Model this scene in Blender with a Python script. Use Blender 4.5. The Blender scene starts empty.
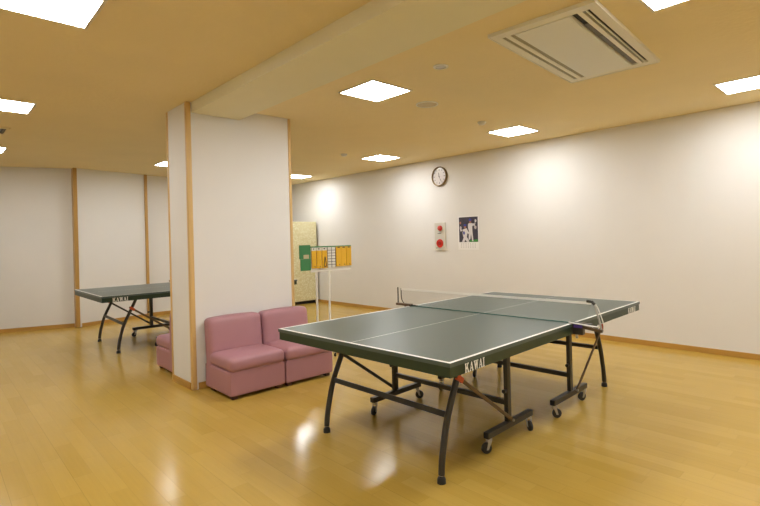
import bpy, bmesh, math, random
from mathutils import Vector, Matrix
random.seed(4)
PI = math.pi
SC = bpy.context.scene
COL = SC.collection

# ------------------------------------------------------------------ camera
YAW, PITCH, ROLL, FPX, CAMH = 0.76481, -0.00075, -0.02521, 486.7, 1.3758
f = Vector((math.sin(YAW) * math.cos(PITCH), math.cos(YAW) * math.cos(PITCH), -math.sin(PITCH)))
r = Vector((math.cos(YAW), -math.sin(YAW), 0)); u = r.cross(f)
c_, s_ = math.cos(ROLL), math.sin(ROLL)
r2 = c_ * r + s_ * u; u2 = -s_ * r + c_ * u
cd = bpy.data.cameras.new('camera'); cam = bpy.data.objects.new('camera', cd); COL.objects.link(cam)
M = Matrix.Identity(4)
for i in range(3):
    M[i][0] = r2[i]; M[i][1] = u2[i]; M[i][2] = -f[i]
M[2][3] = CAMH
cam.matrix_world = M
cd.sensor_fit = 'HORIZONTAL'; cd.sensor_width = 36.0; cd.lens = FPX / 760 * 36
cd.shift_x = -14.3 / 760; cd.shift_y = -14.9 / 760
cd.clip_start = 0.05
SC.camera = cam

# ------------------------------------------------------------------ world, light levels, exposure
W = bpy.data.worlds.new('world'); SC.world = W; W.use_nodes = True
W.node_tree.nodes['Background'].inputs[0].default_value = (0.9, 0.85, 0.75, 1)
W.node_tree.nodes['Background'].inputs[1].default_value = 0.02
PANEL_COLOR = (0.975, 0.985, 1.0, 1)
PANEL_POWER = 35.5
SC.view_settings.view_transform = 'Standard'
SC.view_settings.look = 'None'
SC.view_settings.exposure = 0.0
SC.view_settings.gamma = 1.0
SC.view_settings.use_curve_mapping = False

# ------------------------------------------------------------------ materials
def nodes(name):
    m = bpy.data.materials.new(name); m.use_nodes = True
    nt = m.node_tree
    return m, nt, nt.nodes['Principled BSDF']

def mat(name, col, rough=0.5, metal=0.0, noise=0.0, nscale=30, bump=0.0, bscale=200, coat=0.0, emit=None, power=0):
    m, nt, b = nodes(name)
    b.inputs['Roughness'].default_value = rough
    b.inputs['Metallic'].default_value = metal
    b.inputs['Coat Weight'].default_value = coat
    b.inputs['Coat Roughness'].default_value = 0.1
    tc = nt.nodes.new('ShaderNodeTexCoord')
    n = nt.nodes.new('ShaderNodeTexNoise'); n.inputs['Scale'].default_value = nscale; n.inputs['Detail'].default_value = 3
    nt.links.new(tc.outputs['Object'], n.inputs['Vector'])
    mr = nt.nodes.new('ShaderNodeMapRange'); mr.inputs['To Min'].default_value = 1 - noise; mr.inputs['To Max'].default_value = 1 + noise
    nt.links.new(n.outputs['Fac'], mr.inputs['Value'])
    vm = nt.nodes.new('ShaderNodeVectorMath'); vm.operation = 'SCALE'; vm.inputs[0].default_value = col
    nt.links.new(mr.outputs['Result'], vm.inputs['Scale'])
    nt.links.new(vm.outputs['Vector'], b.inputs['Base Color'])
    if bump:
        n2 = nt.nodes.new('ShaderNodeTexNoise'); n2.inputs['Scale'].default_value = bscale; n2.inputs['Detail'].default_value = 2
        nt.links.new(tc.outputs['Object'], n2.inputs['Vector'])
        bp = nt.nodes.new('ShaderNodeBump'); bp.inputs['Strength'].default_value = bump; bp.inputs['Distance'].default_value = 0.002
        nt.links.new(n2.outputs['Fac'], bp.inputs['Height']); nt.links.new(bp.outputs['Normal'], b.inputs['Normal'])
    if emit:
        b.inputs['Emission Color'].default_value = emit; b.inputs['Emission Strength'].default_value = power
    return m

def wood(name, col, rough=0.35, axis='Z'):
    m, nt, b = nodes(name)
    b.inputs['Roughness'].default_value = rough
    tc = nt.nodes.new('ShaderNodeTexCoord'); mp = nt.nodes.new('ShaderNodeMapping')
    sc = {'X': (1.5, 40, 40), 'Y': (40, 1.5, 40), 'Z': (40, 40, 1.5)}[axis]
    mp.inputs['Scale'].default_value = sc
    n = nt.nodes.new('ShaderNodeTexNoise'); n.inputs['Scale'].default_value = 1.0; n.inputs['Detail'].default_value = 4
    nt.links.new(tc.outputs['Object'], mp.inputs['Vector']); nt.links.new(mp.outputs['Vector'], n.inputs['Vector'])
    mr = nt.nodes.new('ShaderNodeMapRange'); mr.inputs['To Min'].default_value = 0.82; mr.inputs['To Max'].default_value = 1.15
    nt.links.new(n.outputs['Fac'], mr.inputs['Value'])
    vm = nt.nodes.new('ShaderNodeVectorMath'); vm.operation = 'SCALE'; vm.inputs[0].default_value = col
    nt.links.new(mr.outputs['Result'], vm.inputs['Scale']); nt.links.new(vm.outputs['Vector'], b.inputs['Base Color'])
    return m

def floor_material():
    m, nt, b = nodes('plank_floor')
    N = nt.nodes.new; L = nt.links.new
    def math_(op, a, b_=None):
        n = N('ShaderNodeMath'); n.operation = op
        for k, v in ((0, a), (1, b_)):
            if v is None: continue
            if isinstance(v, (int, float)): n.inputs[k].default_value = v
            else: L(v, n.inputs[k])
        return n.outputs[0]
    tc = N('ShaderNodeTexCoord'); sx = N('ShaderNodeSeparateXYZ'); L(tc.outputs['Object'], sx.inputs[0])
    X = math_('DIVIDE', sx.outputs[0], 0.100); row = math_('FLOOR', X); fx = math_('FRACT', X)
    wn = N('ShaderNodeTexWhiteNoise'); wn.noise_dimensions = '1D'; L(row, wn.inputs['W'])
    Y = math_('DIVIDE', sx.outputs[1], 0.62); Y = math_('ADD', Y, math_('MULTIPLY', wn.outputs['Value'], 7.0))
    cell = math_('FLOOR', Y); fy = math_('FRACT', Y)
    cb = N('ShaderNodeCombineXYZ'); L(row, cb.inputs[0]); L(cell, cb.inputs[1])
    w2 = N('ShaderNodeTexWhiteNoise'); w2.noise_dimensions = '2D'; L(cb.outputs[0], w2.inputs['Vector'])
    ramp = N('ShaderNodeValToRGB'); cr = ramp.color_ramp
    cr.elements[0].position = 0; cr.elements[0].color = FLOOR_A
    cr.elements[1].position = 1; cr.elements[1].color = FLOOR_B
    L(w2.outputs['Value'], ramp.inputs[0])
    # grain
    mp = N('ShaderNodeMapping'); mp.inputs['Scale'].default_value = (60, 3, 1); L(tc.outputs['Object'], mp.inputs['Vector'])
    ad = N('ShaderNodeVectorMath'); ad.operation = 'ADD'; L(mp.outputs[0], ad.inputs[0]); L(w2.outputs['Color'], ad.inputs[1])
    g = N('ShaderNodeTexNoise'); g.inputs['Scale'].default_value = 1; g.inputs['Detail'].default_value = 4; L(ad.outputs[0], g.inputs['Vector'])
    gm = N('ShaderNodeMapRange'); gm.inputs['To Min'].default_value = 0.93; gm.inputs['To Max'].default_value = 1.07; L(g.outputs['Fac'], gm.inputs['Value'])
    # seams
    ex = math_('MULTIPLY', math_('LESS_THAN', fx, 0.016), 0.16); ey = math_('MULTIPLY', math_('LESS_THAN', fy, 0.003), 0.16)
    # every third row a deeper joint between the sheets
    r3 = math_('LESS_THAN', math_('MODULO', math_('ADD', row, 300), 3), 0.5)
    ex3 = math_('MULTIPLY', math_('MULTIPLY', math_('LESS_THAN', fx, 0.03), r3), 0.22)
    seam = math_('SUBTRACT', 1.0, math_('MAXIMUM', math_('MAXIMUM', ex, ey), ex3))
    sc = math_('MULTIPLY', gm.outputs[0], seam)
    vm = N('ShaderNodeVectorMath'); vm.operation = 'SCALE'; L(ramp.outputs['Color'], vm.inputs[0]); L(sc, vm.inputs['Scale'])
    L(vm.outputs[0], b.inputs['Base Color'])
    # gloss
    rn = N('ShaderNodeTexNoise'); rn.inputs['Scale'].default_value = 1.2; rn.inputs['Detail'].default_value = 3; L(tc.outputs['Object'], rn.inputs['Vector'])
    rm = N('ShaderNodeMapRange'); rm.inputs['To Min'].default_value = 0.13; rm.inputs['To Max'].default_value = 0.24; L(rn.outputs['Fac'], rm.inputs['Value'])
    L(rm.outputs[0], b.inputs['Roughness'])
    # each plank lies at a very slightly different tilt
    tl = N('ShaderNodeBump'); tl.inputs['Strength'].default_value = 0.35; tl.inputs['Distance'].default_value = 0.0012
    wv = N('ShaderNodeTexNoise'); wv.inputs['Scale'].default_value = 1.0; wv.inputs['Detail'].default_value = 1
    mp2 = N('ShaderNodeMapping'); mp2.inputs['Scale'].default_value = (14, 2.5, 1); L(tc.outputs['Object'], mp2.inputs['Vector'])
    ad2 = N('ShaderNodeVectorMath'); ad2.operation = 'ADD'; L(mp2.outputs[0], ad2.inputs[0]); L(w2.outputs['Color'], ad2.inputs[1])
    L(ad2.outputs[0], wv.inputs['Vector']); L(wv.outputs['Fac'], tl.inputs['Height']); L(tl.outputs[0], b.inputs['Normal'])
    b.inputs['Specular IOR Level'].default_value = 0.34
    return m

def ceiling_material():
    m, nt, b = nodes('ceiling_board')
    N = nt.nodes.new; L = nt.links.new
    b.inputs['Roughness'].default_value = 0.9
    tc = N('ShaderNodeTexCoord')
    n = N('ShaderNodeTexNoise'); n.inputs['Scale'].default_value = 2.0; n.inputs['Detail'].default_value = 6; L(tc.outputs['Object'], n.inputs['Vector'])
    v = N('ShaderNodeTexVoronoi'); v.inputs['Scale'].default_value = 28; L(tc.outputs['Object'], v.inputs['Vector'])
    mr = N('ShaderNodeMapRange'); mr.inputs['To Min'].default_value = 0.95; mr.inputs['To Max'].default_value = 1.05; L(n.outputs['Fac'], mr.inputs['Value'])
    vm = N('ShaderNodeVectorMath'); vm.operation = 'SCALE'; vm.inputs[0].default_value = CEIL_COL; L(mr.outputs[0], vm.inputs['Scale'])
    L(vm.outputs[0], b.inputs['Base Color'])
    bp = N('ShaderNodeBump'); bp.inputs['Strength'].default_value = 0.5; bp.inputs['Distance'].default_value = 0.004
    L(v.outputs['Distance'], bp.inputs['Height']); L(bp.outputs[0], b.inputs['Normal'])
    return m

def net_material():
    m = bpy.data.materials.new('fine_net'); m.use_nodes = True; nt = m.node_tree
    b = nt.nodes['Principled BSDF']; b.inputs['Base Color'].default_value = (0.30, 0.36, 0.33, 1); b.inputs['Roughness'].default_value = 0.8
    tc = nt.nodes.new('ShaderNodeTexCoord')
    n = nt.nodes.new('ShaderNodeTexNoise'); n.inputs['Scale'].default_value = 3
    nt.links.new(tc.outputs['Object'], n.inputs['Vector'])
    mr = nt.nodes.new('ShaderNodeMapRange'); mr.inputs['To Min'].default_value = 0.10; mr.inputs['To Max'].default_value = 0.2
    nt.links.new(n.outputs['Fac'], mr.inputs['Value']); nt.links.new(mr.outputs[0], b.inputs['Alpha'])
    return m

def patterned():
    m, nt, b = nodes('patterned_panel')
    N = nt.nodes.new; L = nt.links.new
    b.inputs['Roughness'].default_value = 0.5
    tc = N('ShaderNodeTexCoord'); v = N('ShaderNodeTexVoronoi'); v.inputs['Scale'].default_value = 38; L(tc.outputs['Object'], v.inputs['Vector'])
    rp = N('ShaderNodeValToRGB'); e = rp.color_ramp
    e.elements[0].position = 0.25; e.elements[0].color = (0.84, 0.82, 0.60, 1)
    e.elements[1].position = 0.6; e.elements[1].color = (0.70, 0.64, 0.36, 1)
    L(v.outputs['Distance'], rp.inputs[0]); L(rp.outputs[0], b.inputs['Base Color'])
    return m

FLOOR_A = (0.490, 0.315, 0.056, 1); FLOOR_B = (0.545, 0.357, 0.076, 1)
CEIL_COL = (0.85, 0.715, 0.42)
M_FLOOR = floor_material()
M_CEIL = ceiling_material()
M_BEAM = mat('beam_paper', (0.82, 0.78, 0.58), 0.85, noise=0.03, nscale=4, bump=0.15, bscale=120)
M_WALL = mat('wallpaper', (0.79, 0.775, 0.745), 0.8, noise=0.02, nscale=3, bump=0.2, bscale=150)
M_TRIM = wood('pale_trim_wood', (0.70, 0.47, 0.19), 0.35, 'Z')
M_TRIM2 = wood('brown_trim_wood', (0.50, 0.29, 0.08), 0.35, 'Z')
M_BASE_X = wood('baseboard_wood', (0.52, 0.285, 0.06), 0.35, 'X')
M_BASE_Y = wood('baseboard_wood_long', (0.52, 0.285, 0.06), 0.35, 'Y')
M_DIFF = mat('lamp_diffuser', (0.9, 0.9, 0.9), 0.6, emit=PANEL_COLOR, power=PANEL_POWER)
M_LFRAME = mat('lamp_frame', (0.72, 0.66, 0.52), 0.4)
M_ACW = mat('appliance_cream', (0.80, 0.78, 0.68), 0.45, noise=0.01)
M_ACP = mat('grille_pale', (0.78, 0.79, 0.74), 0.45)
M_OLIVE = mat('louver_olive', (0.30, 0.28, 0.18), 0.5)  # olive colour of the two plain louvers
M_DARK = mat('slot_black', (0.012, 0.011, 0.01), 0.6)
M_LOUV = mat('louver_grey', (0.12, 0.11, 0.085), 0.5)
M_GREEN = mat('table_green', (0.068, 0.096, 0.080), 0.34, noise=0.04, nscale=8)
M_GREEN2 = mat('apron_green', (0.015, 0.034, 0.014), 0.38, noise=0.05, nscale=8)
M_LINE = mat('white_line', (0.85, 0.85, 0.80), 0.4)
M_LEG = mat('dark_leg_metal', (0.042, 0.038, 0.031), 0.38, metal=0.2, noise=0.08)
M_BRACE = mat('bronze_brace', (0.13, 0.085, 0.045), 0.35, metal=0.4)
M_ORANGE = mat('orange_plastic', (0.65, 0.10, 0.02), 0.4)
M_RUB = mat('black_rubber', (0.012, 0.012, 0.012), 0.5)
M_STEEL = mat('bright_steel', (0.50, 0.49, 0.46), 0.3, metal=0.7)
M_WHITE = mat('white_paint', (0.80, 0.79, 0.74), 0.4)
M_NET = net_material()
M_TAPE = mat('white_tape', (0.86, 0.86, 0.83), 0.5)
M_CORD = mat('green_cord', (0.02, 0.12, 0.09), 0.6)
M_PURPLE = mat('purple_sticker', (0.09, 0.05, 0.30), 0.4)
M_PINK = mat('rose_vinyl', (0.42, 0.205, 0.235), 0.42, noise=0.05, nscale=6, bump=0.1, bscale=300)
M_FOOT = mat('dark_wood_foot', (0.07, 0.025, 0.012), 0.5)
M_CABEDGE = mat('cabinet_frame', (0.66, 0.58, 0.32), 0.5)
M_PATT = patterned()
M_YEL = mat('yellow_card', (0.80, 0.46, 0.02), 0.5, noise=0.06, nscale=20)
M_SGREEN = mat('board_green', (0.045, 0.23, 0.085), 0.5)
M_INK = mat('dark_ink', (0.03, 0.03, 0.035), 0.6)
M_RED = mat('alarm_red', (0.62, 0.035, 0.02), 0.3)
M_RED2 = mat('alarm_red_dark', (0.35, 0.02, 0.01), 0.3)
M_PLATE = mat('alarm_plate', (0.66, 0.64, 0.56), 0.35)
M_GOLD = mat('clock_rim', (0.20, 0.13, 0.05), 0.3, metal=0.5)
M_DIAL = mat('clock_dial', (0.70, 0.66, 0.64), 0.2)
M_PAPER = mat('calendar_paper', (0.88, 0.87, 0.86), 0.5)
M_PHOTO = mat('photo_dark', (0.05, 0.045, 0.07), 0.3, noise=0.4, nscale=25)
M_GRASS = mat('photo_green', (0.05, 0.30, 0.06), 0.35)
M_CLOTH = mat('photo_uniform', (0.72, 0.70, 0.72), 0.35)
M_SKIN = mat('photo_skin', (0.40, 0.18, 0.12), 0.35)
M_BLUE = mat('photo_cap', (0.05, 0.06, 0.35), 0.35)

# ------------------------------------------------------------------ mesh helpers
def link(name, bm, mats, parent=None, smooth=False, loc=None):
    me = bpy.data.meshes.new(name)
    bmesh.ops.recalc_face_normals(bm, faces=bm.faces)
    bm.to_mesh(me); bm.free()
    if not isinstance(mats, (list, tuple)): mats = [mats]
    for m in mats: me.materials.append(m)
    if smooth:
        for p in me.polygons: p.use_smooth = True
        try: me.set_sharp_from_angle(angle=math.radians(40))
        except Exception: pass
    o = bpy.data.objects.new(name, me); COL.objects.link(o)
    if parent: o.parent = parent
    if loc: o.location = loc
    return o

def thing(name, loc, label, cat, group=None, rz=0.0):
    o = bpy.data.objects.new(name, None); o.empty_display_size = 0.1; COL.objects.link(o)
    o.location = loc; o.rotation_euler = (0, 0, rz)
    return tag(o, label, cat, group)

def tag(o, label, cat, group=None):
    o['label'] = label; o['category'] = cat
    if group: o['group'] = group
    return o

def struct(name, bm, m, **k):
    o = link(name, bm, m, **k); o['kind'] = 'structure'; return o

def copy_tree(o, parent=None):
    c = o.copy(); COL.objects.link(c)
    if parent: c.parent = parent
    for ch in list(o.children): copy_tree(ch, c)
    return c

def B(): return bmesh.new()

def box(bm, x0, x1, y0, y1, z0, z1, mi=0, bev=0.0, seg=2):
    t = bmesh.new()
    bmesh.ops.create_cube(t, size=1)
    for v in t.verts:
        v.co = Vector((x0 + (v.co.x + .5) * (x1 - x0), y0 + (v.co.y + .5) * (y1 - y0), z0 + (v.co.z + .5) * (z1 - z0)))
    if bev: bmesh.ops.bevel(t, geom=t.edges[:], offset=bev, segments=seg, profile=.5, affect='EDGES')
    merge(bm, t, mi); return bm

def merge(bm, t, mi=0):
    vm = {}
    for v in t.verts: vm[v] = bm.verts.new(v.co)
    for f_ in t.faces:
        try: nf = bm.faces.new([vm[v] for v in f_.verts])
        except ValueError: continue
        nf.material_index = mi if mi else f_.material_index
    t.free()

def bar(bm, a, b, w, h, mi=0, up=(0, 0, 1), bev=0.003):
    """rectangular bar from a to b: w across, h along 'up'"""
    a, b = Vector(a), Vector(b); d = b - a; L = d.length; d.normalize()
    up = Vector(up); s = d.cross(up)
    if s.length < 1e-4: s = d.cross(Vector((1, 0, 0)))
    s.normalize(); n = s.cross(d)
    t = bmesh.new(); bmesh.ops.create_cube(t, size=1)
    for v in t.verts: v.co = Vector((v.co.x * w, v.co.y * h, v.co.z * L))
    if bev: bmesh.ops.bevel(t, geom=t.edges[:], offset=bev, segments=2, profile=.5, affect='EDGES')
    for v in t.verts: v.co = (a + b) / 2 + s * v.co.x + n * v.co.y + d * v.co.z
    merge(bm, t, mi); return bm

def tube(bm, pts, rad, n=10, mi=0, rads=None):
    pts = [Vector(p) for p in pts]; rings = []
    prev = None
    for i, p in enumerate(pts):
        if i == 0: d = pts[1] - p
        elif i == len(pts) - 1: d = p - pts[i - 1]
        else: d = (pts[i + 1] - p).normalized() + (p - pts[i - 1]).normalized()
        d.normalize()
        if prev is None:
            a = d.cross(Vector((0, 0, 1)))
            if a.length < 1e-3: a = d.cross(Vector((1, 0, 0)))
        else: a = prev - d * prev.dot(d)
        a.normalize(); prev = a; b = d.cross(a)
        R_ = rads[i] if rads else rad
        rings.append([bm.verts.new(p + a * math.cos(2 * PI * k / n) * R_ + b * math.sin(2 * PI * k / n) * R_) for k in range(n)])
    for i in range(len(rings) - 1):
        for k in range(n):
            f_ = bm.faces.new([rings[i][k], rings[i][(k + 1) % n], rings[i + 1][(k + 1) % n], rings[i + 1][k]]); f_.material_index = mi
    bm.faces.new(rings[0][::-1]).material_index = mi; bm.faces.new(rings[-1]).material_index = mi
    return bm

def cyl(bm, c, axis, rad, h, n=24, mi=0, r_top=None):
    c = Vector(c); ax = Vector(axis).normalized()
    return tube(bm, [c - ax * h / 2, c + ax * h / 2], rad, n, mi, [rad, rad if r_top is None else r_top])

def lathe(bm, prof, n=32, mi=0, mis=None, cap=True):
    """prof: (radius, z) list around z"""
    rings = []
    for R_, z in prof:
        rings.append([bm.verts.new((R_ * math.cos(2 * PI * k / n), R_ * math.sin(2 * PI * k / n), z)) for k in range(n)])
    for i in range(len(rings) - 1):
        for k in range(n):
            f_ = bm.faces.new([rings[i][k], rings[i][(k + 1) % n], rings[i + 1][(k + 1) % n], rings[i + 1][k]])
            f_.material_index = mis[i] if mis else mi
    if not cap: return bm
    if prof[-1][0] > 1e-5: bm.faces.new(rings[-1]).material_index = mis[-1] if mis else mi
    if prof[0][0] > 1e-5: bm.faces.new(rings[0][::-1]).material_index = mis[0] if mis else mi
    return bm

def softbox(bm, x0, x1, y0, y1, z0, z1, rad, cuts=12, bulge=None, mi=0):
    t = bmesh.new(); bmesh.ops.create_cube(t, size=2)
    bmesh.ops.subdivide_edges(t, edges=t.edges[:], cuts=cuts, use_grid_fill=True)
    hx, hy, hz = (x1 - x0) / 2, (y1 - y0) / 2, (z1 - z0) / 2; cx, cy, cz = (x0 + x1) / 2, (y0 + y1) / 2, (z0 + z1) / 2
    for v in t.verts:
        # denser near the edges
        q = Vector([math.copysign(abs(a) ** 0.6, a) for a in v.co])
        p = Vector((q.x * hx, q.y * hy, q.z * hz))
        inn = Vector((max(-hx + rad, min(hx - rad, p.x)), max(-hy + rad, min(hy - rad, p.y)), max(-hz + rad, min(hz - rad, p.z))))
        d = p - inn
        if d.length > 1e-9: p = inn + d.normalized() * rad
        n = Vector((p.x / hx, p.y / hy, p.z / hz))
        if bulge: p += Vector(bulge(n.x, n.y, n.z))
        v.co = p + Vector((cx, cy, cz))
    merge(bm, t, mi); return bm

def poly_prism(bm, pts, ax, a0, a1, mi=0):
    """extrude a 2D polygon; ax 'x': pts are (y,z) etc."""
    def P(p, a):
        if ax == 'x': return (a, p[0], p[1])
        if ax == 'y': return (p[0], a, p[1])
        return (p[0], p[1], a)
    v0 = [bm.verts.new(P(p, a0)) for p in pts]; v1 = [bm.verts.new(P(p, a1)) for p in pts]
    n = len(pts)
    fs = [bm.faces.new(v0[::-1]), bm.faces.new(v1)]
    for i in range(n): fs.append(bm.faces.new([v0[i], v0[(i + 1) % n], v1[(i + 1) % n], v1[i]]))
    for f_ in fs: f_.material_index = mi
    return bm

# ------------------------------------------------------------------ room shell
H = 2.711; WX = 6.29; XL = -1.6; YB = -3.2
# plan of the far wall, left to right
PA = (-1.6, 11.003); PB = (1.803, 9.826); PC = (1.86, 9.72); PD = (3.02, 9.99); PE = (3.06, 10.06); PF = (WX, 10.06)
struct('floor', box(B(), XL - .2, WX + .2, YB - .2, 12.2, -0.1, 0), M_FLOOR)
struct('ceiling', box(B(), XL - .2, WX + .2, YB - .2, 12.2, H, H + .1), M_CEIL)
struct('wall_right', box(B(), WX, WX + .15, YB - .15, 10.2, 0, H), M_WALL)
struct('wall_left', box(B(), XL - .15, XL, YB - .15, 12.0, 0, H), M_WALL)
struct('wall_near', box(B(), XL, WX, YB - .15, YB, 0, H), M_WALL)
def wall_seg(name, a, b, th=.15, z0=0, z1=H, m=M_WALL, out=0.0):
    a = Vector(a); b = Vector(b); d = (b - a).normalized(); n = Vector((-d.y, d.x))
    a = a - n * out; b = b - n * out
    pts = [a, b, b + n * th, a + n * th]
    return struct(name, poly_prism(B(), [(p.x, p.y) for p in pts], 'z', z0, z1), m)
wall_seg('wall_far_left', PA, PB)
wall_seg('wall_far_center', PC, PD)
wall_seg('wall_far_right', PE, (WX, PF[1]))
# baseboards
struct('baseboard_right', box(B(), WX - .012, WX, YB + .014, 10.046, 0, .062, bev=.002), M_BASE_Y)
wall_seg('baseboard_far_left', PA, (1.799, 9.829), th=.012, z1=.062, m=M_BASE_X, out=.012)
wall_seg('baseboard_far_center', (1.885, 9.727), PD, th=.012, z1=.062, m=M_BASE_X, out=.012)
wall_seg('baseboard_far_right', PE, (WX - .013, PF[1]), th=.012, z1=.062, m=M_BASE_X, out=.012)
# corner posts of the far wall
struct('trim_1', box(B(), 1.800, 1.858, 9.70, 9.86, 0, H, bev=.006), M_TRIM2)
struct('trim_2', box(B(), 3.00, 3.05, 9.955, 10.06, 0, H, bev=.004), M_TRIM2)
# ceiling edge mouldings
# column
CX0, CX1, CY0, CY1 = 1.775, 2.885, 4.62, 5.135
struct('wall_column', box(B(), CX0, CX1, CY0, CY1, 0, H), M_WALL)
def round_post(name, cx, cy, w, m):
    return struct(name, box(B(), cx - w / 2, cx + w / 2, cy - w / 2, cy + w / 2, 0, H, bev=w * .28, seg=4), m, smooth=True)
round_post('trim_3', CX0 + .014, CY0 + .014, .048, M_TRIM)
round_post('trim_4', CX0 + .008, CY1 - .008, .034, M_TRIM)
round_post('trim_5', CX1 - .008, CY0 + .008, .034, M_TRIM)
round_post('trim_6', CX1 - .008, CY1 - .008, .034, M_TRIM)
struct('baseboard_column_front', box(B(), CX0 + .05, CX1 - .027, CY0 - .012, CY0, 0, .062, bev=.002), M_BASE_X)
struct('baseboard_column_left', box(B(), CX0 - .012, CX0, CY0 + .05, CY1 - .027, 0, .062, bev=.002), M_BASE_Y)
struct('baseboard_column_back', box(B(), CX0 + .027, CX1 - .027, CY1, CY1 + .012, 0, .062, bev=.002), M_BASE_X)
# ceiling beam from the column towards the camera
struct('ceiling_beam', box(B(), 1.82, 2.30, YB, CY0, 2.612, H), M_BEAM)

# ------------------------------------------------------------------ ceiling lights
def lamp(x, y, label, group=None):
    t = thing('ceiling_light', (x, y, H), label, 'ceiling light', group)
    s = .222; fr = .018
    bm = B()
    for a in ((-s - fr, s + fr, -s - fr, -s), (-s - fr, s + fr, s, s + fr), (-s - fr, -s, -s, s), (s, s + fr, -s, s)):
        box(bm, a[0], a[1], a[2], a[3], -.008, 0)
    link('frame', bm, M_LFRAME, t)
    link('diffuser', box(B(), -s + .0005, s - .0005, -s + .0005, s - .0005, -.005, -.0008), M_DIFF, t)
    return t
lamp(2.945, 3.27, 'square ceiling light nearest the beam, above the pillar side of the near table')
lamp(5.44, 3.42, 'square ceiling light to the right of the dome smoke detector, near the long wall')
lamp(5.425, 5.93, 'small-looking square ceiling light to the left of the wall clock')
lamp(5.55, 8.65, 'square ceiling light farthest away, half hidden by the right edge of the pillar')
lamp(5.45, 0.93, 'square ceiling light at the right edge of the photo, beyond the air conditioner')
lamp(2.955, 0.78, 'square ceiling light cut by the top edge just right of the air conditioner')
lamp(0.49, 3.20, 'large square ceiling light cut by the top left corner of the photo')
lamp(0.515, 5.76, 'square ceiling light cut by the left edge, second down from the top left corner')
lamp(0.55, 8.42, 'tiny ceiling light at the left edge, below the ceiling vent')
lamp(3.00, 8.43, 'ceiling light peeking out from behind the left edge of the pillar')
for x, y in [(.5, .75), (.5, -1.7), (2.95, -1.7), (5.45, -1.6)]:  # unseen lights, added on the same grid to help light the room
    lamp(x, y, 'unseen square ceiling light added outside the frame', 'added ceiling lights outside the frame')

# ------------------------------------------------------------------ air conditioner cassette
def aircon():
    t = thing('ceiling_air_conditioner', (3.41, 1.573, H), 'cream rectangular cassette air conditioner with dark slots set in the ceiling', 'air conditioner', rz=.067)
    x0, x1, y0, y1 = -.675, .675, -.342, .342; a0, a1 = -.605, .605
    bm = B(); z0, z1 = -.021, 0
    box(bm, x0, a0, y0, y1, z0, z1); box(bm, a1, x1, y0, y1, z0, z1)
    for a, b in [(y0, -.290), (-.246, -.216), (-.172, -.168), (.196, .200), (.230, .262), (.288, y1)]: box(bm, a0, a1, a, b, z0, z1)
    # raised rim around the frame
    for q in ((x0 - .008, x1 + .008, y0 - .008, y0), (x0 - .008, x1 + .008, y1, y1 + .008), (x0 - .008, x0, y0, y1), (x1, x1 + .008, y0, y1)): box(bm, *q, -.024, 0)
    link('face_frame', bm, M_ACW, t)
    link('slot_backing', box(B(), x0 + .02, x1 - .02, y0 + .02, y1 - .02, -.004, -.001), M_DARK, t)
    link('grille_panel', box(B(), a0 + .001, a1 - .001, -.1675, .1955, -.026, -.0045, bev=.003), M_ACP, t)
    for k in range(4):
        a = a0 + .20 + k * .25
        link('louver', box(B(), a, a + .243, -.212, -.180, -.016, -.010), M_LOUV, t)
    link('louver', box(B(), a0 + .01, a1 - .01, -.272, -.262, -.020, -.013), M_ACW, t)
    link('louver', box(B(), a0 + .002, a1 - .002, .203, .228, -.018, -.010), M_OLIVE, t)
    link('louver', box(B(), a0 + .002, a1 - .002, .265, .286, -.018, -.010), M_OLIVE, t)
aircon()

t = thing('ceiling_speaker', (3.63, 3.26, H), 'round flat ceiling speaker with a pale ring, right of the nearest light', 'speaker')
link('ring', lathe(B(), [(.112, 0), (.112, -.008), (.100, -.010), (.098, -.002)], 32, cap=False), M_WHITE, t, smooth=True)
link('grille', lathe(B(), [(.0975, -.001), (.097, -.006), (0.0001, -.006)], 32), mat('speaker_grille', (.62, .54, .38), .7, bump=.4, bscale=400), t, smooth=True)
t = thing('downlight', (2.92, 2.47, H), 'small round recessed downlight with chrome inside, in front of the nearest light', 'downlight')
link('ring', lathe(B(), [(.060, 0), (.060, -.005), (.045, -.007), (.043, -.001)], 32, cap=False), M_WHITE, t, smooth=True)
link('reflector', lathe(B(), [(.0425, -.001), (.030, -.004), (0.012, -.002), (.0001, -.004)], 24), M_STEEL, t, smooth=True)
for x, y, lab in [(4.70, 3.37, 'small white dome smoke detector beside the light near the long wall'), (4.71, 5.99, 'small white dome smoke detector left of the light near the clock')]:
    t = thing('smoke_detector', (x, y, H), lab, 'smoke detector')
    link('base_ring', lathe(B(), [(.050, 0), (.050, -.012), (.044, -.014)], 28), M_WHITE, t, smooth=True)
    link('dome', lathe(B(), [(.044, -.014), (.040, -.026), (.026, -.036), (.0001, -.039)], 28), M_WHITE, t, smooth=True)
t = thing('ceiling_vent', (.55, 7.02, H), 'slotted ceiling vent cut off by the left edge of the photo', 'vent')
bm = B()
for a in ((-.14, .14, -.20, -.165), (-.14, .14, .165, .20), (-.14, -.11, -.165, .165), (.11, .14, -.165, .165)): box(bm, *a, -.014, 0)
link('vent_frame', bm, M_CEIL, t)
link('vent_backing', box(B(), -.11, .11, -.165, .165, -.003, -.0005), M_DARK, t)
for k in range(7):
    link('slat', box(B(), -.105 + k * .032, -.091 + k * .032, -.164, .164, -.012, -.004), M_LOUV, t)

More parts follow.
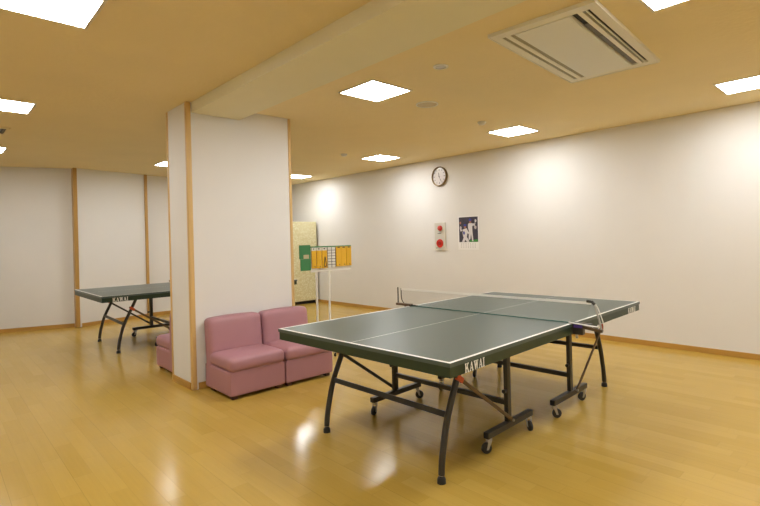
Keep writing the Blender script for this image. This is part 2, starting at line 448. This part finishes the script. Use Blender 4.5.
# ------------------------------------------------------------------ table tennis tables
LETTERS = {  # strokes in a unit box, (x,y) polygons
 'K': [[(0, 0), (.36, 0), (.36, .08), (.27, .08), (.27, .92), (.36, .92), (.36, 1), (0, 1), (0, .92), (.08, .92), (.08, .08), (0, .08)],
       [(.27, .42), (.62, .92), (.55, .92), (.55, 1), (.92, 1), (.92, .92), (.80, .92), (.27, .28)],
       [(.42, .60), (.56, .68), (.88, .08), (.97, .08), (.97, 0), (.58, 0), (.58, .08), (.67, .08)]],
 'A': [[(0, 0), (.33, 0), (.33, .08), (.24, .08), (.50, .80), (.56, 1), (.46, 1), (.12, .08), (0, .08)],
       [(.46, 1), (.62, 1), (.92, .08), (1, .08), (1, 0), (.60, 0), (.60, .08), (.70, .08), (.46, .86)],
       [(.24, .27), (.70, .27), (.67, .36), (.28, .36)]],
 'W': [[(0, 1), (.36, 1), (.36, .92), (.27, .92), (.40, .35), (.40, 0), (.28, 0), (.08, .92), (0, .92)],
       [(.28, 0), (.40, 0), (.60, .92), (.50, 1)],
       [(.40, 1), (.72, 1), (.72, .92), (.64, .92), (.76, .35), (.74, 0), (.64, 0), (.46, .92), (.40, .92)],
       [(.64, 0), (.74, 0), (.93, .92), (1, .92), (1, 1), (.78, 1), (.78, .92), (.84, .92)]],
 'I': [[(0, 0), (.9, 0), (.9, .08), (.65, .08), (.65, .92), (.9, .92), (.9, 1), (0, 1), (0, .92), (.25, .92), (.25, .08), (0, .08)]],
}
def lettering(bm, word, u0, u1, z0, z1, y, out):
    """flat letters on a side facing out*y"""
    widths = {'K': 1, 'A': .95, 'W': 1.15, 'I': .5}
    tot = sum(widths[c] for c in word) + .10 * (len(word) - 1); sc = (u1 - u0) / tot; x = u0
    dy = 0
    for ch in word:
        w = widths[ch] * sc
        for pl in LETTERS[ch]:
            dy += .00002
            yy = y + out * (.0012 + dy)
            vs = [bm.verts.new(((x + p[0] * w), yy, z0 + p[1] * (z1 - z0))) for p in pl]
            vb = [bm.verts.new(((x + p[0] * w), y + out * .0002, z0 + p[1] * (z1 - z0))) for p in pl]
            e = [bm.edges.new((vs[i], vs[(i + 1) % len(vs)])) for i in range(len(vs))]
            bmesh.ops.triangle_fill(bm, edges=e, use_beauty=True)
            for i in range(len(vs)):
                bm.faces.new([vs[i], vs[(i + 1) % len(vs)], vb[(i + 1) % len(vs)], vb[i]])
        x += w + .10 * sc
    return bm

def curve_pts(pts, n=6):
    pts = [Vector(p) for p in pts]; out = []
    P_ = [2 * pts[0] - pts[1]] + pts + [2 * pts[-1] - pts[-2]]
    for i in range(1, len(P_) - 2):
        for k in range(n):
            t = k / n; a, b, c, d = P_[i - 1], P_[i], P_[i + 1], P_[i + 2]
            out.append(.5 * ((2 * b) + (-a + c) * t + (2 * a - 5 * b + 4 * c - d) * t * t + (-a + 3 * b - 3 * c + d) * t ** 3))
    out.append(pts[-1]); return out

def make_table(loc, rz, label):
    T = thing('table_tennis_table', loc, label, 'table tennis table', rz=rz)
    TH, HW, HL = .76, .7625, 1.37
    for s in (-1, 1):
        # playing surface of one half, lines inlaid
        bm = B()
        xs = [.0015, HL - .02, HL] ; ys = [-HW, -HW + .02, -.0025, .0025, HW - .02, HW]
        zt, zb = TH, TH - .022
        grid = {}
        for i, x in enumerate(xs):
            for j, y in enumerate(ys): grid[i, j] = bm.verts.new((s * x, y, zt))
        for i in range(len(xs) - 1):
            for j in range(len(ys) - 1):
                f_ = bm.faces.new([grid[i, j], grid[i + 1, j], grid[i + 1, j + 1], grid[i, j + 1]])
                f_.material_index = 1 if (i == 1 or j in (0, 2, 4)) else 0
        low = {}
        for i in (0, 2):
            for j in (0, 5): low[i, j] = bm.verts.new((s * xs[i], ys[j], zb))
        bm.faces.new([low[0, 0], low[2, 0], low[2, 5], low[0, 5]])
        bm.faces.new([grid[0, 0], grid[1, 0], grid[2, 0], low[2, 0], low[0, 0]])
        bm.faces.new([grid[0, 5], grid[1, 5], grid[2, 5], low[2, 5], low[0, 5]])
        bm.faces.new([grid[2, j] for j in range(6)] + [low[2, 5], low[2, 0]])
        bm.faces.new([grid[0, j] for j in range(6)] + [low[0, 5], low[0, 0]])
        link('tabletop', bm, [M_GREEN, M_LINE], T)
        # apron
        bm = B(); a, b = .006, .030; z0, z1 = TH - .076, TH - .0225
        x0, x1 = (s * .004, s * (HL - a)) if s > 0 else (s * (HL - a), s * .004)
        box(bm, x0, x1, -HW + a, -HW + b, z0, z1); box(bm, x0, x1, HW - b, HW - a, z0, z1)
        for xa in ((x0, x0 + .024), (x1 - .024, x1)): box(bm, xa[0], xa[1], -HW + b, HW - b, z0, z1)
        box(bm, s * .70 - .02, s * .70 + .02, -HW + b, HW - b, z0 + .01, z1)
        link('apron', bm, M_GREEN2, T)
        # legs
        sh = 0 if s < 0 else .050
        for q in (-1, 1):
            y = (.04 if s < 0 else .03) + q * .535; qs = -.025 if q > 0 else 0
            bm = B()
            pts = curve_pts([(s * (a + sh + qs), y, z) for a, z in ((1.132, .045), (1.124, .12), (1.105, .21), (1.060, .36), (.965, .56), (.912, .675))], 4)
            tube(bm, pts, .0190, 12)
            L_ = link('leg', bm, M_LEG, T, smooth=True)
            cap = link('foot_cap', lathe(B(), [(.012, .050), (.012, .036), (.021, .032), (.024, .024), (.025, 0)], 20), M_RUB, L_, smooth=True); cap.location = (s * (1.133 + sh + qs), y, 0)
            link('foot_screw', cyl(B(), (s * (1.132 + sh + qs), y, .046), (0, 0, 1), .0135, .010, 14), M_STEEL, L_)
        bm = bar(B(), (s * (1.060 + sh), -.485, .360), (s * (1.035 + sh), .560, .360), .020, .034, up=(-.35 * s, 0, 1)); link('leg_crossbar', bm, M_LEG, T)
        # rolling frame
        pc = .408 if s < 0 else .458
        b0, b1 = (.67, .11) if s < 0 else (.155, .738)
        for q in (-1, 1):
            y = .04 + q * .525 if s < 0 else .02 + q * .54
            bm = bar(B(), (s * pc, y, .14), (s * pc, y, TH - .077), .030, .045, up=(1, 0, 0)); P_ = link('post', bm, M_LEG, T)
            link('knob', cyl(B(), (s * pc + .035 * s * (1 if s < 0 else -1), y - .0, .345), (1, 0, 0), .013, .03, 12), M_RUB, P_, smooth=True)
            bm = bar(B(), (s * b0, y, .118), (s * b1, y, .118), .040, .040)
            BB = link('base_bar', bm, M_LEG, T)
            link('end_plug', box(B(), min(s * b0, s * b0) - .003, s * b0 + .003, y - .0175, y + .0175, .1005, .1355), M_RUB, BB)
            for bx in (b0, b1):
                inw = 1 if bx == max(b0, b1) else -1
                cxp = s * (bx - inw * .03)
                cst = thing_part('caster', T, (cxp, y, 0))
            # diagonal brace
            e0 = Vector((s * (1.00 + 1.6 * sh), y, .575)); e1 = Vector((s * (pc - .01 + 1.4 * sh), y, .150 - .3 * sh))
            yb = y + q * .028
            bm = bar(B(), (e0.x, yb, e0.z), (e1.x, yb, e1.z), .010, .024); BR = link('brace', bm, M_BRACE if q < 0 else M_LEG, T)
            d = (e1 - e0).normalized(); h0 = e0 + d * .01; h1 = e0 + d * .075
            bm = bar(B(), (h0.x, yb, h0.z), (h1.x, yb, h1.z), .018, .034)
            o = link('hinge_sleeve', bm, M_ORANGE, BR); o['label'] = 'orange plastic sleeve'
            link('bolt', cyl(B(), (e1.x, yb, e1.z), (0, 1, 0), .009, .026, 10), M_STEEL, BR)
        link('frame_crossbar', bar(B(), (s * pc, -.47 if s < 0 else -.507, .262), (s * pc, .555, .262), .028, .034), M_LEG, T)
    o = link('lettering', lettering(B(), 'KAWAI', -1.250, -1.075, .688, .735, -HW + .0, -1), M_LINE, T); o['label'] = 'white brand lettering on the long side'
    o = link('lettering', lettering(B(), 'KAWAI', 1.075, 1.250, .688, .735, -HW + .0, -1), M_LINE, T); o['label'] = 'white brand lettering on the long side'
    # centre joint plate under the net
    link('center_hinge', box(B(), -.05, .05, -.55, .55, TH - .05, TH - .024), M_LEG, T)
    return T

def thing_part(name, parent, loc):
    """caster: steel fork with a rubber wheel"""
    bm = B()
    box(bm, -.016, .016, -.016, .016, .078, .0975, bev=.003)
    for s in (-1, 1):
        poly_prism(bm, [(-.012, .079), (.012, .079), (-.011, .028), (-.024, .028)], 'y', s * .0165 - .0015, s * .0165 + .0015)
    o = link(name, bm, M_STEEL, parent); o.location = loc
    o.rotation_euler = (0, 0, random.choice([.3, -.5, 1.0, 2.4, -1.2]))
    w = B()
    pr = [(.012, -.011), (.028, -.011), (.034, -.008), (.035, 0), (.034, .008), (.028, .011), (.012, .011)]
    lathe(w, pr, 24)
    for v in w.verts: v.co = Vector((v.co.x - .018, v.co.z, v.co.y + .035))
    link('wheel', w, M_RUB, o, smooth=True)
    return o

T1 = make_table((3.170, 2.340, 0), .033, 'dark green table tennis table nearest the camera, white edged, on a wheeled frame')
T2 = copy_tree(T1); T2.location = (2.872, 7.440, 0); T2.rotation_euler = (0, 0, -.003)
T2['label'] = 'dark green table tennis table far back on the left, mostly hidden behind the pillar'

def make_net(loc, rz, label):
    """spring net: near side (-y) post leans in over the table, far side post stands upright"""
    N_ = thing('table_tennis_net', loc, label, 'net', rz=rz)
    zt = .915; YN = -.905; YF = .862
    bm = B(); vs = [bm.verts.new(p) for p in ((0, -.80, .767), (0, .80, .767), (0, YF - .03, .785), (0, YF - .012, .82), (0, YF - .004, zt - .012), (0, YN + .01, zt - .012), (0, -.86, .80))]
    bm.faces.new(vs); link('netting', bm, M_NET, N_)
    o = link('top_tape', box(B(), -.0025, .0025, YN + .012, YF - .004, zt - .015, zt + .001), M_TAPE, N_); o['label'] = 'white tape along the top'
    link('bottom_cord', tube(B(), [(0, -.78, .7650), (0, .76, .7650)], .0036, 6), M_CORD, N_)
    # near post
    P_ = link('net_post', tube(B(), curve_pts([(0, -.958, .730), (0, -.949, .780), (0, -.932, .845), (0, YN - .008, .905), (0, YN + .012, zt + .008)], 4), .0065, 8), M_STEEL, N_, smooth=True)
    link('spring_head', tube(B(), [(0, YN - .012, .900), (0, YN + .004, .918), (0, YN + .040, .921)], .010, 8), M_LEG, P_, smooth=True)
    bm = B(); box(bm, -.018, .018, -.90, -.735, .7605, .771, bev=.003); box(bm, -.020, .020, -.84, -.768, .690, .762, bev=.004)
    link('clamp', bm, M_LEG, P_)
    link('clamp_screw', cyl(B(), (0, -.79, .678), (0, 0, 1), .009, .03, 12), M_STEEL, P_)
    link('arm', bar(B(), (0, -.83, .744), (0, -.965, .728), .026, .020), M_BRACE, P_)
    o = link('sticker', box(B(), -.0215, -.0203, -.838, -.778, .738, .7585), M_PURPLE, P_); o['label'] = 'purple sticker'
    # far post
    P_ = link('net_post', tube(B(), [(0, .902, .762), (0, .902, zt + .008)], .006, 8), M_RUB, N_, smooth=True)
    bm = B(); box(bm, -.020, .020, .735, .915, .7605, .782, bev=.003); box(bm, -.018, .018, .768, .81, .690, .762, bev=.003)
    link('clamp', bm, M_BRACE, P_)
    link('end_wire', tube(B(), curve_pts([(0, YF, zt), (0, YF - .002, .84), (0, YF - .018, .795), (0, YF - .06, .775), (0, YF - .20, .7685)], 6), .0045, 8), M_RUB, N_, smooth=True)
    link('end_wire', tube(B(), curve_pts([(.016, -.968, .745), (.016, -.962, .79), (.016, -.93, .88), (.016, -.905, .912)], 6), .0035, 8), M_WHITE, N_, smooth=True)
    link('end_wire', tube(B(), [(-.0255, -.955, .757), (-.0255, -.80, .766), (-.0255, -.745, .770)], .0045, 8), M_WHITE, N_, smooth=True)
    return N_
N1 = make_net((3.170, 2.340, 0), .033, 'thin net clamped across the middle of the near green table')
N2 = copy_tree(N1); N2.location = (2.872, 7.440, 0); N2.rotation_euler = (0, 0, -.003)
N2['label'] = 'net post just showing past the pillar on the far green table'

# ------------------------------------------------------------------ lounge seats
def make_seat(loc, rz, label):
    S = thing('lounge_seat', loc, label, 'armless sofa', 'rose armless lounge seats', rz=rz)
    # width .53 in x, front at y=0, back at y=.56
    w = .271
    link('base', softbox(B(), -w, w, .01, .55, .030, .250, .018, 8), M_PINK, S, smooth=True)
    def bl(x, y, z):
        return (0, 0, .018 * max(0, 1 - x * x) * max(0, 1 - y * y)) if z > .3 else (0, -.004 * max(0, 1 - x * x) if y < -.9 else 0, 0)
    link('seat_cushion', softbox(B(), -w, w, -.006, .47, .240, .362, .045, 14, bl), M_PINK, S, smooth=True)
    def bb(x, y, z):
        h = (z + 1) / 2
        return (0, .055 * h - .018 * max(0, 1 - x * x) * max(0, 1 - z * z) * (1 if y < 0 else 0), .012 * max(0, 1 - x * x) * (1 if z > .5 else 0))
    link('backrest', softbox(B(), -w, w, .385, .525, .12, .665, .042, 14, bb), M_PINK, S, smooth=True)
    for x in (-.22, .22):
        for y in (.06, .45):
            link('foot', box(B(), x - .025, x + .025, y - .025, y + .025, 0, .034, bev=.003), M_FOOT, S)
    return S
SA = make_seat((2.142, 4.030, 0), 0.0, 'rose armless lounge seat against the pillar, the one nearer its light wooden corner post')
SB = copy_tree(SA); SB.location = (2.690, 4.022, 0); SB['label'] = 'rose armless lounge seat partly behind the corner of the near green table'
SD = copy_tree(SA); SD.location = (2.092, 5.80, 0); SD.rotation_euler = (0, 0, PI); SD['label'] = 'rose armless lounge seat behind the pillar, only its side showing at the left'

# ------------------------------------------------------------------ cabinet
CT = thing('storage_cabinet', (5.925, 8.98, 0), 'tall pale yellow patterned cabinet in the far corner behind the pillar', 'cabinet')
bm = B(); w = .315; d = .60; h = 1.79
box(bm, -w, w, .02, d, .065, h, bev=.002)
link('body', bm, M_CABEDGE, CT)
link('door', box(B(), -w + .004, w - .012, 0, .0195, .075, h - .004, bev=.002), M_PATT, CT)
for x in (-w + .02, w - .02):
    link('foot', box(B(), x - .02, x + .02, .02, .06, 0, .066), M_CABEDGE, CT)
link('kick_board', box(B(), -w + .041, w - .041, .07, .09, 0, .0645), M_DARK, CT)

# ------------------------------------------------------------------ score stand
SS = thing('score_stand', (3.56, 5.0, 0), 'white two-pole score stand carrying a green and white board of yellow cards', 'scoreboard')
def X(a): return a - 3.56
link('back_board', box(B(), X(3.374), X(4.000), .002, .012, .985, 1.288, bev=.002), M_WHITE, SS)
link('top_rail', box(B(), X(3.374), X(4.000), -.010, .016, 1.2885, 1.303, bev=.002), M_SGREEN, SS)
bm = B(); box(bm, X(3.215), X(3.372), -.004, .006, 1.155, 1.322, bev=.001); box(bm, X(3.228), X(3.372), -.006, .004, 1.012, 1.1535, bev=.001)
GP = link('side_panel', bm, M_SGREEN, SS); GP['label'] = 'green side panel'
link('panel_label', box(B(), X(3.268), X(3.345), -.0085, -.0065, 1.158, 1.205), mat('label_cream', (.55, .5, .3), .5), GP)
for i, (a, b) in enumerate([(3.377, 3.443), (3.452, 3.522), (3.533, 3.607), (3.748, 3.826), (3.828, 3.906), (3.913, 3.991)]):
    zt = 1.25 if i < 3 else 1.290; zb = 1.034 + (.006 if i > 2 else -.002 * i)
    top = 1.288
    cd_ = link('score_card', box(B(), X(a), X(b), -.022 - .001 * (i % 2), -.0105, zb, zt, bev=.001), M_YEL, SS)
    if i < 3:
        link('card_tab', box(B(), X(a) + .002, X(b) - .002, -.020, -.0105, zt + .0005, top - .001), M_WHITE, cd_)
        link('number_mark', box(B(), X(a) + .022, X(b) - .030, -.0212, -.0202, zt + .014, zt + .028), M_INK, cd_)
    else:
        link('number_mark', box(B(), X(a) + .020, X(b) - .018, -.0246, -.0232, zt - .016, zt - .004), M_INK, cd_)
    link('ring_hole', cyl(B(), (X((a + b) / 2 + .01), -.0232, zb + .02), (0, 1, 0), .007, .002, 10), M_INK, cd_)
link('string_loop', tube(B(), curve_pts([(X(3.553), -.027, 1.06), (X(3.563), -.027, 1.13), (X(3.570), -.027, 1.17), (X(3.578), -.027, 1.13), (X(3.588), -.027, 1.06), (X(3.570), -.027, 1.045), (X(3.553), -.027, 1.06)], 5), .004, 6), M_INK, SS, smooth=True)
bm = B(); box(bm, X(3.616), X(3.744), -.012, .001, 1.03, 1.285, 0, bev=0)
for k in range(6): box(bm, X(3.616), X(3.744), -.0135, -.0122, 1.066 + k * .036, 1.0715 + k * .036, 1)
for xx in (3.616, 3.678, 3.740): box(bm, X(xx), X(xx + .006), -.0140, -.0123, 1.03, 1.285, 1)
link('tally_sheet', bm, [M_WHITE, M_INK], SS)
for xp in (3.468, 3.657):
    PO = link('pole', tube(B(), [(X(xp), .020, .075), (X(xp), .020, 1.28)], .013, 12), M_WHITE, SS, smooth=True)
    link('collar', cyl(B(), (X(xp), .020, .93), (0, 0, 1), .017, .05, 14), M_WHITE, PO, smooth=True)
    FT = link('base_foot', bar(B(), (X(xp), -.36, .073), (X(xp), .30, .073), .030, .026), M_WHITE, SS)
    for yy in (-.34, .28):
        cst = thing_part('caster', SS, (X(xp), yy, 0)); cst.scale = (.62, .62, .62)
link('base_crossbar', bar(B(), (X(3.484), .02, .073), (X(3.641), .02, .073), .022, .022), M_WHITE, SS)

# ------------------------------------------------------------------ on the long wall
def on_wall(name, y, z, label, cat):
    """local +x = out of the wall (world -x), local y = world y reversed"""
    t = thing(name, (WX, y, z), label, cat, rz=PI); return t
CK = on_wall('wall_clock', 5.395, 2.405, 'round wall clock with a brown rim high on the long wall', 'clock')
def turn(bm):
    for v in bm.verts: v.co = Vector((v.co.z, v.co.x, v.co.y))
    return bm
link('rim', turn(lathe(B(), [(.165, 0), (.168, .020), (.165, .036), (.155, .042), (.148, .040), (.146, .0195)], 48, cap=False)), M_GOLD, CK, smooth=True)
link('dial', turn(lathe(B(), [(.1455, .001), (.1455, .020), (.0001, .020)], 48)), M_DIAL, CK, smooth=True)
bm = B()
for k in range(12):
    a = k * PI / 6; L0 = .105 if k % 3 else .095
    bar(bm, (.0215, L0 * math.sin(a), L0 * math.cos(a)), (.0215, .125 * math.sin(a), .125 * math.cos(a)), .008, .002, up=(1, 0, 0), bev=0)
link('hour_marks', bm, M_INK, CK)
link('hour_hand', bar(B(), (.0240, 0, -.01), (.0240, -.015, .065), .008, .002, up=(1, 0, 0), bev=0), M_INK, CK)
link('minute_hand', bar(B(), (.0265, -.010, .01), (.0265, .045, -.085), .006, .002, up=(1, 0, 0), bev=0), M_INK, CK)
link('center_pin', cyl(B(), (.0255, 0, 0), (1, 0, 0), .007, .012, 12), M_INK, CK)

AL = on_wall('alarm_plate', 5.415, 1.392, 'tall grey wall plate with two red round alarm fittings', 'fire alarm')
link('plate', box(B(), 0, .022, -.118, .118, -.232, .232, bev=.004), M_PLATE, AL)
RL = link('indicator_lamp', turn(lathe(B(), [(.046, .0), (.046, .008), (.041, .026), (.024, .042), (.0001, .048)], 28)), M_RED, AL, smooth=True)
RL.location = (.022, .010, .138); RL['label'] = 'red dome lamp'
RB = link('call_button', turn(lathe(B(), [(.072, .0), (.072, .010), (.064, .022), (.046, .024), (.042, .014), (.0001, .014)], 36, mis=[0, 0, 0, 0, 0, 0])), M_RED, AL, smooth=True)
RB.location = (.022, .0, -.118); RB['label'] = 'red ring with push button'
link('button_center', turn(lathe(B(), [(.030, .0145), (.028, .020), (.0001, .021)], 24)), M_RED2, RB, smooth=True)
link('name_strip', box(B(), .0222, .0236, -.05, .03, .045, .055), M_LOUV, AL)
link('maker_mark', box(B(), .0222, .0236, -.085, -.060, -.205, -.190), M_INK, AL)

CL = on_wall('wall_calendar', 4.828, 1.436, 'wall calendar with a dark photo of two baseball players in white', 'calendar')
link('page', box(B(), .001, .004, -.207, .207, -.272, .272), M_PAPER, CL)
bm = B()
# world y grows to the left in the picture; local y = -world y, so local +y is right in the picture
box(bm, .0041, .0048, -.185, .192, -.148, .255, 0)
def pic(pts, k, mi):
    x0 = .0048 + k * .00025
    poly_prism(bm, pts, 'x', x0, x0 + .0002, mi)
def blob(cx, cz, rx, rz_, k, mi, n=14):
    pic([(cx + rx * math.cos(2 * PI * i / n), cz + rz_ * math.sin(2 * PI * i / n)) for i in range(n)], k, mi)
pic([(.03, -.145), (.185, -.145), (.185, -.105), (.03, -.12)], 1, 1)
# kneeling player on the left
pic([(-.13, -.145), (-.10, -.085), (-.085, -.05), (-.035, -.06), (-.01, -.09), (.02, -.145), (-.03, -.145), (-.06, -.11), (-.08, -.145)], 2, 2)
pic([(-.10, .06), (-.03, .075), (-.005, .03), (-.03, -.065), (-.10, -.065), (-.115, -.0)], 3, 2)
pic([(-.105, .055), (-.15, .02), (-.165, .07), (-.145, .085), (-.13, .05), (-.10, .035)], 4, 2)
pic([(-.03, .06), (.02, .0), (.005, -.02), (-.035, .02)], 4, 2)
blob(-.062, .098, .022, .028, 5, 3); blob(-.062, .125, .028, .020, 6, 4)
blob(-.150, .085, .020, .026, 5, 5); blob(-.155, .165, .018, .022, 5, 3); blob(-.085, .0, .02, .03, 7, 4, 8)
# standing player on the right
pic([(.005, -.115), (.015, .03), (.085, .03), (.10, -.135), (.075, -.135), (.055, -.02), (.04, -.10), (.02, -.115)], 3, 2)
pic([(-.0, .14), (.02, .16), (.08, .155), (.085, .03), (.015, .03), (.0, .08)], 4, 2)
pic([(.075, .15), (.125, .10), (.15, .15), (.135, .165), (.12, .13), (.08, .10)], 5, 2)
blob(.045, .180, .022, .028, 6, 3); blob(.043, .208, .028, .020, 7, 4)
blob(.145, .085, .022, .028, 6, 5); blob(.150, .190, .018, .025, 5, 2)
link('photograph', bm, [M_PHOTO, M_GRASS, M_CLOTH, M_SKIN, M_BLUE, mat('photo_glove', (.55, .5, .5), .4)], CL)
bm = B()
for r_ in range(4):
    for k in range(7): box(bm, .0041, .0046, -.150 + k * .046, -.134 + k * .046, -.178 - r_ * .020, -.170 - r_ * .020)
link('date_grid', bm, mat('calendar_print', (.45, .44, .43), .6), CL)
link('hanging_strip', box(B(), .0001, .007, -.207, .207, .2725, .282), M_WHITE, CL)
